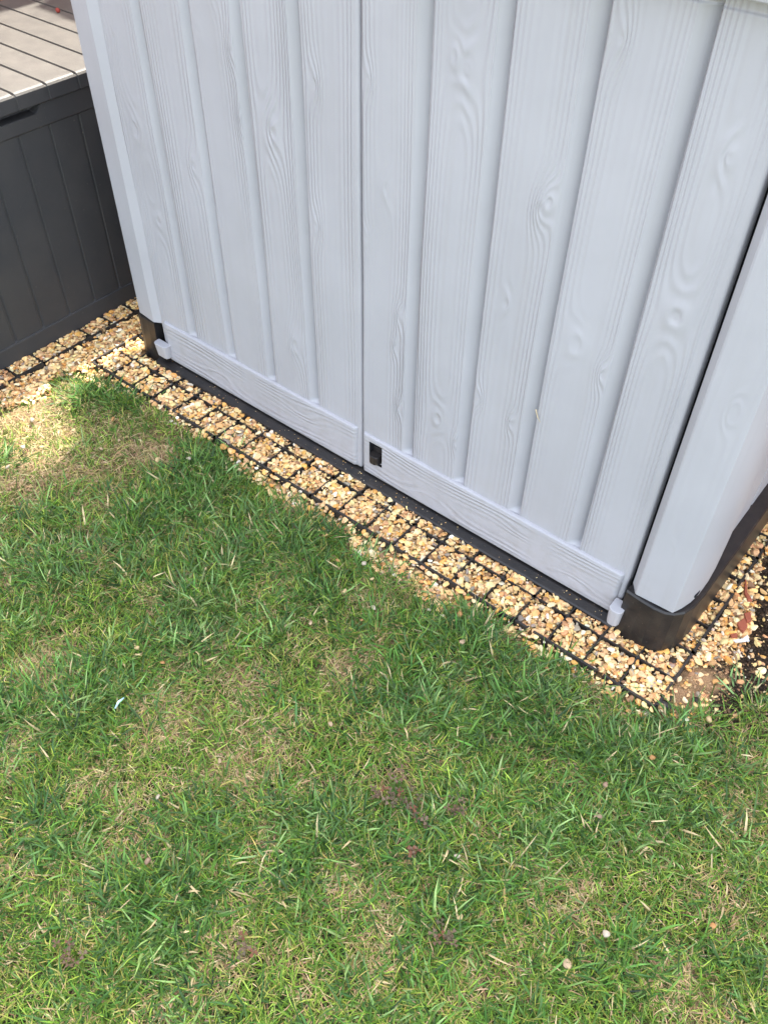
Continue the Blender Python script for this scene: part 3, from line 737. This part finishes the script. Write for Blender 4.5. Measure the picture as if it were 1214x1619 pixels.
tag(npmesh('soil', CR[0], [CR[1]], M_stone, None, True, colors=CR[2]), 'crumbly dark soil and sand at the near right corner of the shed', 'soil', kind='stuff')
# grit fallen on the black lip of the base
nL = 90; X = r.uniform(-1.74, -.33, nL); Y = r.uniform(1.167, 1.186, nL); zl = np.interp(Y, [1.164, 1.167, 1.186], [.004, .0085, .0125])
parts.append(stones(X, Y, r, zl, .0007, .0022, 1, 8, .0002))
o0 = 0; VV, FF, CC = [], [], []
for v, f, c in parts: VV.append(v); FF.append(f+o0); CC.append(c); o0 += len(v)
tag(npmesh('gravel', np.concatenate(VV), [np.concatenate(FF)], M_stone, None, False, colors=np.concatenate(CC)),
    'cream, orange and tan angular gravel filling the black grid round the shed', 'gravel', kind='stuff')

# ------------------------------------------------------------------ lawn
def blades(X, Y, r, Lmu, Lsd, Wmu, th0, th1, curve, cols, base_pale=.25, zoff=-.004, az=None):
    n = len(X); Ln = np.clip(r.normal(Lmu, Lsd, n), Lmu*.35, Lmu*2.2); W = Wmu*r.uniform(.6, 1.35, n)*.5
    az = r.uniform(0, 2*math.pi, n) if az is None else az
    th = np.radians(r.uniform(th0, th1, n)); k = np.radians(r.uniform(*curve, n)); bend = r.normal(0, .5, n)
    z0 = ground_z(X, Y)+zoff
    ts = np.array([0, .34, .68, 1.0]); wf = np.array([.75, 1.0, .78, .0])
    Pp = np.stack([X, Y, z0], 1); pts = [Pp]
    for i in range(3):
        t = th+k*(ts[i]+ts[i+1])/2; ds = Ln*(ts[i+1]-ts[i]); a2 = az+bend*(ts[i+1]-.34)
        Pp = Pp+np.stack([np.cos(a2)*np.sin(t)*ds, np.sin(a2)*np.sin(t)*ds, np.cos(t)*ds], 1); pts.append(Pp)
    for q in pts[1:]: q[:, 2] = np.maximum(q[:, 2], z0+.004+.003*r.random(n))
    tw = r.uniform(-.9, .9, n)
    side = np.stack([-np.sin(az)*np.cos(tw), np.cos(az)*np.cos(tw), np.sin(tw)], 1)
    V = np.zeros((n, 7, 3))
    for i in range(3):
        V[:, 2*i] = pts[i]+side*(W*wf[i])[:, None]; V[:, 2*i+1] = pts[i]-side*(W*wf[i])[:, None]
    V[:, 6] = pts[3]
    b = (np.arange(n)*7)[:, None]
    Q = np.concatenate([b+np.array([0, 1, 3, 2]), b+np.array([2, 3, 5, 4])]); T = b+np.array([4, 5, 6])
    c = cols[:, None, :]*np.ones((1, 7, 1)); pale = np.array((.30, .30, .13))
    c[:, :2] = c[:, :2]*(1-base_pale)+pale*base_pale
    return V.reshape(-1, 3), Q, T, c.reshape(-1, 3)
def lawn_points(n, seed, fn, margin=0.0):
    r = np.random.default_rng(seed)
    X = r.uniform(-2.1, .62, n); Y = r.uniform(-.42, 1.30, n)
    e = edge_dist(X, Y)
    # keep only what the lens or a step to the side could see
    p = e > -margin
    X, Y, e = X[p], Y[p], e[p]
    k = r.random(X.shape) < fn(X, Y, e); return X[k], Y[k], r
def vis(X, Y):
    return (-X*.62+Y*.78 > .10) & (X > -2.15)
def mixcol(r, n, A, sd=.18):
    A = np.array(A); i = r.integers(0, len(A), n); return np.clip(A[i]*np.clip(r.normal(1, sd, (n, 1)), .3, 2)*r.normal(1, .06, (n, 3)), .01, .9)
EN = lambda X, Y: .22*fnoise(X, Y, 5.5, 31)+.15*fnoise(X, Y, 14, 32)
LN = lambda X, Y: .28*fnoise(X, Y, 4.0, 41)+.18*fnoise(X, Y, 11, 42)
# dry thatch lying low
X, Y, r = lawn_points(260000, 101, lambda X, Y, e: vis(X, Y)*np.clip(.17+.85*(blobs(X, Y, DRY)+EN(X, Y)), .10, 1)*sstep(-.014, .004, e), .014)
c = mixcol(r, len(X), [(.46, .33, .17), (.38, .26, .14), (.55, .42, .24), (.28, .18, .10), (.36, .30, .13)])
V1, Q1, T1, C1 = blades(X, Y, r, .026, .010, .0016, 62, 92, (-10, 45), c, 0.0, .000)
tag(npmesh('dry_grass', V1, [Q1, T1], M_straw, None, True, colors=C1), 'tan dead thatch matted low between the green blades, barest at the left by the gravel', 'dry grass', kind='stuff')
# fine green blades
def dens(X, Y, e):
    d = np.clip(.95-.78*(blobs(X, Y, DRY)+.6*EN(X, Y)), .10, 1)*sstep(-.016, .006, e)
    return d*vis(X, Y)
X, Y, r = lawn_points(300000, 102, dens, .016)
c = mixcol(r, len(X), sd=.27, A=[(.13, .24, .028), (.10, .195, .024), (.18, .29, .034), (.29, .38, .06), (.065, .14, .02), (.085, .18, .025), (.32, .29, .08)])
V2, Q2, T2, C2 = blades(X, Y, r, .032, .010, .0019, 18, 80, (0, 60), c, .2)
tag(npmesh('grass', V2, [Q2, T2], M_grass, None, True, colors=C2), 'short bright green lawn grass in front of the shed', 'grass', kind='stuff')
# coarse blue-green blades, in clumps that fan from a centre
ncl = 4400; r = np.random.default_rng(103)
cx, cy = r.uniform(-2.1, .62, ncl*3), r.uniform(-.42, 1.28, ncl*3)
e = edge_dist(cx, cy); pr_ = np.clip(.17+.95*blobs(cx, cy, LUSH)+.38*LN(cx, cy)-.5*blobs(cx, cy, DRY), .0, 1)*((e > -.004) | ((e > -.030) & (fnoise(cx, cy, 7, 61) > .3)))*vis(cx, cy)
k = r.random(len(cx)) < pr_; cx, cy = cx[k], cy[k]
nb = r.integers(16, 42, len(cx)); ci = np.repeat(np.arange(len(cx)), nb)
az = r.uniform(0, 6.283, len(ci)); main = r.uniform(0, 6.283, len(cx))
az = np.where(r.random(len(ci)) < .5, main[ci]+r.normal(0, .9, len(ci)), az)
rad = np.abs(r.normal(0, .020, len(ci)))
X = cx[ci]+np.cos(az)*rad+r.normal(0, .011, len(ci)); Y = cy[ci]+np.sin(az)*rad+r.normal(0, .007, len(ci))
pal = np.array([(.080, .175, .035), (.046, .110, .026), (.115, .225, .045), (.075, .175, .028), (.20, .31, .10), (.085, .155, .045), (.038, .085, .022)])  # the palest green paints the blades' sheen into the colour
clc = pal[r.integers(0, len(pal), len(cx))]
c = np.clip(clc[ci]*r.normal(1, .26, (len(ci), 1))*r.normal(1, .06, (len(ci), 3)), .01, .6)
c = np.where((r.random(len(ci)) < .035)[:, None], np.array((.50, .40, .22))*r.normal(1, .15, (len(ci), 1)), c)
V3, Q3, T3, C3 = blades(X, Y, r, .040, .015, .0035, 28, 84, (0, 40), c, .12, -.004, az)
tag(npmesh('coarse_grass', V3, [Q3, T3], M_grass, None, True, colors=C3), 'darker blue-green clumps of broad grass blades scattered through the lawn', 'grass', kind='stuff')
print('blades', len(C1)//7, len(C2)//7, len(C3)//7, 'stones', sum(len(p[0]) for p in parts))

# ------------------------------------------------------------------ pebbles strayed on the lawn
W_, O_, T_, Y_, B_ = (.62, .53, .40), (.62, .33, .13), (.58, .42, .26), (.72, .54, .27), (.36, .24, .16)
PB = [(544, 934, .011, Y_, 'rounded yellow pebble sitting highest on the lawn below the grid, near the shed\'s latch'),
      (591, 960, .010, W_, 'pale pebble half hidden in grass just right of the rounded yellow one'),
      (572, 979, .007, O_, 'tiny orange stone chip in dry grass below the pale pebble'),
      (491, 984, .009, T_, 'tan pebble on the lawn left of the dry grass patch under the latch'),
      (217, 1024, .010, Y_, 'yellow pebble on the left side of the lawn, above an orange one'),
      (257, 1047, .010, O_, 'orange pebble on the left side of the lawn, just below the yellow one'),
      (522, 1144, .009, T_, 'tan pebble alone near the middle of the lawn beside a dry patch'),
      (325, 899, .007, T_, 'tiny tan pebble in the lush grass left of the grid'),
      (575, 889, .012, W_, 'white pebble at the lawn edge, nearest the gravel below the latch'),
      (588, 914, .008, Y_, 'small yellow pebble between the white edge pebble and the grass'),
      (535, 885, .010, O_, 'flat orange pebble in grass at the lawn edge left of the white pebble'),
      (723, 1352, .011, W_, 'white stone chip low on the lawn, below the brown clover'),
      (728, 1451, .011, Y_, 'cream pebble beside the small lower patch of brown clover'),
      (897, 1524, .013, T_, 'pinkish tan pebble nearest the bottom edge of the lawn view'),
      (251, 1258, .010, W_, 'pale chip in yellowish grass at the left, above a flat brown stone'),
      (233, 1361, .012, B_, 'flat dull brown stone low on the left of the lawn'),
      (347, 1203, .010, T_, 'tan pebble in the dry grass patch left of the middle'),
      (1031, 1197, .011, O_, 'orange pebble in dark grass below the shed\'s right corner'),
      (957, 1239, .010, B_, 'brown oval stone in dark grass, below left of the orange pebble'),
      (957, 1476, .012, W_, 'white pebble low on the right side of the lawn'),
      (1127, 1463, .010, O_, 'orange chip at the far lower right of the lawn'),
      (947, 1290, .009, B_, 'small dark brown stone in the right hand lawn'),
      (249, 726, .013, Y_, 'cream pebble on the bare brown patch near the far end of the lawn'),
      (298, 724, .011, W_, 'white pebble in green grass right of the bare brown patch'),
      (188, 695, .008, T_, 'little tan pebble in grass above left of the bare brown patch'),
      (51, 663, .013, W_, 'white pebble on the straw coloured grass near the storage box'),
      (117, 680, .010, Y_, 'cream pebble in the dead grass right of the sunny patch'),
      (108, 715, .008, T_, 'tan pebble in dead grass below the cream one'),
      (160, 709, .009, T_, 'pale tan pebble at the edge of dead and green grass'),
      (179, 662, .012, O_, 'orange pebble beside the grass tuft that overhangs the gravel'),
      (36, 706, .011, W_, 'bright white pebble in the sunlit patch of lawn'),
      (12, 738, .011, W_, 'white pebble at the left rim of the sunlit patch'),
      (66, 706, .010, Y_, 'yellow pebble in the sunlit patch of lawn'),
      (225, 791, .011, O_, 'orange brown pebble in short grass left of the lush clump'),
      (730, 1013, .012, T_, 'long tan chip standing in grass below the right door'),
      (865, 1056, .009, O_, 'small orange pebble in the grass fringe below the right hinge foot'),
      (727, 970, .012, O_, 'orange pebble at the grass fringe below the middle of the right door'),
      (678, 963, .008, W_, 'small white chip at the grass fringe under the right door'),
      (1119, 1138, .014, Y_, 'flat cream stone where the sand meets the grass by the shed corner')]
for i, (u, v, s, c, l_) in enumerate(PB):
    x, y = g(u, v, .008)
    s *= .68; c = tuple(k*.62 for k in c)
    pebble('pebble', x, y, .005+.25*s, s, c, 900+i, l_, 'pebble', 'stray pebbles on the lawn')

# ------------------------------------------------------------------ brown clover, litter, straw
def clover(u, v, n, spread, label, seed):
    r = random.Random(seed); x0, y0 = g(u, v, .015)
    t = thing('clover', label, 'weed', (x0, y0, -.01), 'brown-leaved clover in the lawn')
    bs = bmesh.new(); V, Fq, Cc = [], [], []
    for _ in range(n):
        x, y, z = r.gauss(0, spread), r.gauss(0, spread), r.uniform(.018, .032)
        tube(bs, [(x*.6, y*.6, 0), (x, y, z)], [.0006, .0005], 4)
        a0 = r.uniform(0, 6.28); cc = r.choice([(.15, .095, .06), (.12, .085, .055), (.19, .085, .05), (.11, .09, .055), (.17, .12, .08)])
        tx, ty = r.gauss(0, .25), r.gauss(0, .25)
        for k in range(3):
            a = a0+k*2.094; s = r.uniform(.0062, .0085); b = len(V)
            for rr_, da in ((0, 0), (.65, -.55), (1.05, -.42), (.92, 0), (1.05, .42), (.65, .55)):
                px, py = math.cos(a+da)*rr_*s, math.sin(a+da)*rr_*s
                V.append((x+px, y+py, z+px*tx+py*ty+.0012*abs(da)*4)); Cc.append(cc)
            Fq.append([b, b+1, b+2, b+3]); Fq.append([b, b+3, b+4, b+5])
    o = npmesh('leaves', V, [np.array(Fq)], M_leaf, t, False, colors=np.array(Cc)); 
    obj('stems', bs, M_leaf2, t)
M_leaf2 = plastic('stem', (.12, .10, .04), .6)
clover(620, 1252, 19, .017, 'largest patch of brown clover leaves in the middle of the lawn', 1)
clover(662, 1286, 9, .010, 'reddish clover leaves just right of the largest brown patch', 2)
clover(722, 1275, 7, .013, 'thin brown clover leaves furthest right in the middle of the lawn', 3)
clover(655, 1348, 7, .007, 'small dull brown clover tuft below the largest patch', 4)
clover(702, 1475, 9, .011, 'brown and red clover leaves lowest on the lawn', 5)
clover(120, 1500, 8, .012, 'dull purple-brown clover leaves at the lower left of the lawn', 6)
clover(388, 1505, 7, .010, 'brown clover leaves low on the lawn, left of the middle', 7)

M_bw = plastic('pale_blue_plastic', (.45, .66, .85), .35); M_wht = plastic('white_plastic', (.8, .82, .84), .35)
x, y = g(189, 1112, .02); x2, y2 = g(197, 1105, .02); x1_, y1_ = g(182, 1119, .02)
bm = bmesh.new(); tube(bm, [(x1_, y1_, .018), (x, y, .026), (x2, y2, .024)], [.0014, .0024, .0012], 6)
tag(obj('plastic_scrap', bm, M_bw, smooth=True), 'sliver of pale blue and white plastic in the dark grass at the left', 'litter')
M_foil = plastic('silver_film', (.62, .66, .70), .25, .0008, 90, spec=.8)
bm = bmesh.new(); q = [g(1157, 1014), g(1172, 1012), g(1180, 1006), g(1183, 1016), g(1161, 1018)]
prism(bm, q, .004, .0055); tag(obj('foil_scrap', bm, M_foil), 'torn scrap of silvery blue film on the gravel right of the shed', 'litter')
M_terra = plastic('terracotta', (.30, .085, .045), .8, .0008, 120)
def shard(pts, z, th_, label):
    bm = bmesh.new(); q = [g(*p) for p in pts]; prism(bm, q, z-th_, z, [(a*.96+.04*q[0][0], b*.96+.04*q[0][1]) for a, b in q])
    tag(obj('terracotta_shard', bm, M_terra, bevel=.001), label, 'shard', 'broken terracotta by the shed')
shard([(1164, 986), (1176, 978), (1181, 992), (1174, 1001), (1168, 996)], .005, .008, 'largest terracotta shard on the gravel, above the silvery scrap')
shard([(1175, 970), (1186, 968), (1187, 982), (1179, 984)], .003, .008, 'dull dark terracotta shard behind the largest one')
shard([(1154, 1003), (1164, 1001), (1166, 1008), (1156, 1010)], .002, .008, 'small terracotta chip left of the silvery scrap')
shard([(1176, 918), (1178, 919), (1180, 940), (1188, 952), (1181, 952), (1175, 940)], .006, .006, 'curved red terracotta sliver furthest back along the shed side')
M_twig = plastic('dead_stem', (.26, .16, .08), .8, .0006, 100)
def stick(p, q, r0, label, z=.008, name='twig', m=None):
    a, b = g(*p), g(*q); bm = bmesh.new()
    mid = ((a[0]+b[0])/2+.003, (a[1]+b[1])/2, z+.006)
    tube(bm, [(*a, z), mid, (*b, z+.004)], [r0, r0*.9, r0*.4], 6); return tag(obj(name, bm, m or M_twig, smooth=True), label, 'twig')
stick((1150, 1028), (1163, 1057), .0034, 'thick dry brown stem lying where gravel meets the dark soil')
M_stalk = plastic('pale_stalk', (.58, .47, .27), .7)
stick((246, 922), (264, 917), .0014, 'pale dry stalk lying on the lawn at the left', .022, 'dry_stalk', M_stalk)
stick((1024, 1308), (1049, 1308), .0012, 'pale dry stalk across dark grass at the right', .024, 'dry_stalk', M_stalk)
stick((1165, 1203), (1182, 1208), .0013, 'short straw coloured stalk at the right edge of the lawn', .024, 'dry_stalk', M_stalk)
x, y = g(1063, 1047); 
o = pebble('soil_clod', x, y, .006, .012, (.030, .020, .015), 71, 'dark crumb of soil sitting at the corner of the gravel grid', 'soil clod', None, .9)
x, y = g(1102, 1106); pebble('soil_clod', x, y, -.004, .012, (.028, .02, .016), 74, 'dark crumb of soil on the sandy patch', 'soil clod', None, .8)
# bits of straw caught on the doors
a = fr(846, 648, 1.192); b = fr(853, 668, 1.192)
bm = bmesh.new(); tube(bm, [(a[0], 1.1935, a[1]), ((a[0]+b[0])/2+.002, 1.189, (a[1]+b[1])/2), (b[0], 1.1935, b[1])], [.0010, .0008, .0004], 5)
tag(obj('straw', bm, M_stalk), 'tiny bit of straw stuck to the right door', 'straw')

# ------------------------------------------------------------------ fences and foliage added out of frame to cast shade
M_fence = plastic('red_brown_timber', (.42, .17, .10), .8, .002, 60, (.5, .25, .16), .5)
def fence(name, ax, ay, bx_, by_, label):
    t = thing(name, label, 'fence', (ax, ay, 0)); d = Vector((bx_-ax, by_-ay)); n = int(d.length/.12); d = d/n; nr = Vector((-d.y, d.x)).normalized()*.008
    bm = bmesh.new()
    for i in range(n):
        p = d*i; q = d*(i+.96); o_ = nr*(1 if i % 2 else 0.35)
        prism(bm, [(p.x+o_.x, p.y+o_.y), (q.x+o_.x, q.y+o_.y), (q.x+o_.x+nr.x*1.5, q.y+o_.y+nr.y*1.5), (p.x+o_.x+nr.x*1.5, p.y+o_.y+nr.y*1.5)], -.03, 1.98)
    obj('boards', bm, M_fence, t)
    bm = bmesh.new(); e_ = d*n; w_ = nr*4
    for z in (.3, 1.0, 1.7): prism(bm, [(-nr.x*.2, -nr.y*.2), (e_.x-nr.x*.2, e_.y-nr.y*.2), (e_.x-w_.x, e_.y-w_.y), (-w_.x, -w_.y)], z, z+.07)
    obj('rails', bm, M_fence, t)
fence('added_fence', -2.86, -1.8, -2.86, 2.26, 'red-brown timber fence added behind the dark storage box to shade its lid')  # both fences placed and sized for the shadow edges on the lid
fence('added_fence', 2.2, 2.22, -2.84, 2.22, 'red-brown timber fence added behind the grey shed to shade the box lid')

added_tree = thing('added_tree', 'unseen foliage on a trunk behind the fence, added to shade the lawn', 'added_tree', (-1.2, 3.9, 0))  # unseen trunk and crown, added to keep the sun off the lawn
bm = bmesh.new()
tube(bm, [(0, 0, -.1), (.03, -.02, 1.2), (-.05, -.1, 2.6), (-.25, -.4, 3.7), (-.5, -.9, 4.5), (-.7, -1.6, 4.9)], [.17, .14, .12, .09, .06, .03], 10)
tube(bm, [(-.15, -.25, 3.3), (-.9, -.6, 4.3), (-1.8, -1.1, 4.9)], [.07, .05, .02], 8)
tube(bm, [(-.3, -.5, 3.9), (.3, -.8, 4.5), (.9, -1.2, 4.9)], [.06, .045, .02], 8)
tube(bm, [(-.06, -.1, 2.5), (-.6, -.6, 3.1), (-1.15, -1.35, 3.05)], [.04, .025, .010], 8)
obj('trunk', bm, M_twig, added_tree, smooth=True)
r = np.random.default_rng(55); n = 9500; n2 = 900
X = r.uniform(-3.4, -.30, n); Y = r.uniform(1.85, 3.04, n)+.07*np.sin(9*X)*r.random(n)+np.clip((X+2.5)*.30, 0, .50); Z = 4.95+r.normal(0, .13, n)+.12*np.sin(3*X)*np.sin(2*Y)
# a low spray of leaves, added to trim the sunlit patch by the box
a = r.uniform(0, 6.283, n2); q = np.sqrt(r.random(n2))
X2 = -2.30+.20*q*np.cos(a); Y2 = 2.58+.24*q*np.sin(a)-.20*(X2+2.30); Z2 = 3.0+r.normal(0, .05, n2)
X = np.concatenate([X, X2]); Y = np.concatenate([Y, Y2]); Z = np.concatenate([Z, Z2]); n += n2
s = r.uniform(.032, .055, n); s[-n2:] *= .6; t1 = r.normal(0, .5, n); t2 = r.normal(0, .5, n); b = r.uniform(0, 6.283, n)
e1 = np.stack([np.cos(b), np.sin(b), t1], 1); e2 = np.stack([-np.sin(b), np.cos(b), t2], 1)
C0 = np.stack([X+1.2, Y-3.9, Z], 1)
V = np.stack([C0-e1*s[:, None], C0-e2*(s*.55)[:, None], C0+e1*s[:, None], C0+e2*(s*.55)[:, None]], 1).reshape(-1, 3)
Q = np.arange(n*4).reshape(-1, 4)
npmesh('crown', V, [Q], M_leaf, added_tree, False, colors=np.repeat(mixcol(r, n, [(.07, .13, .03), (.09, .16, .04), (.05, .10, .03)]), 4, 0))
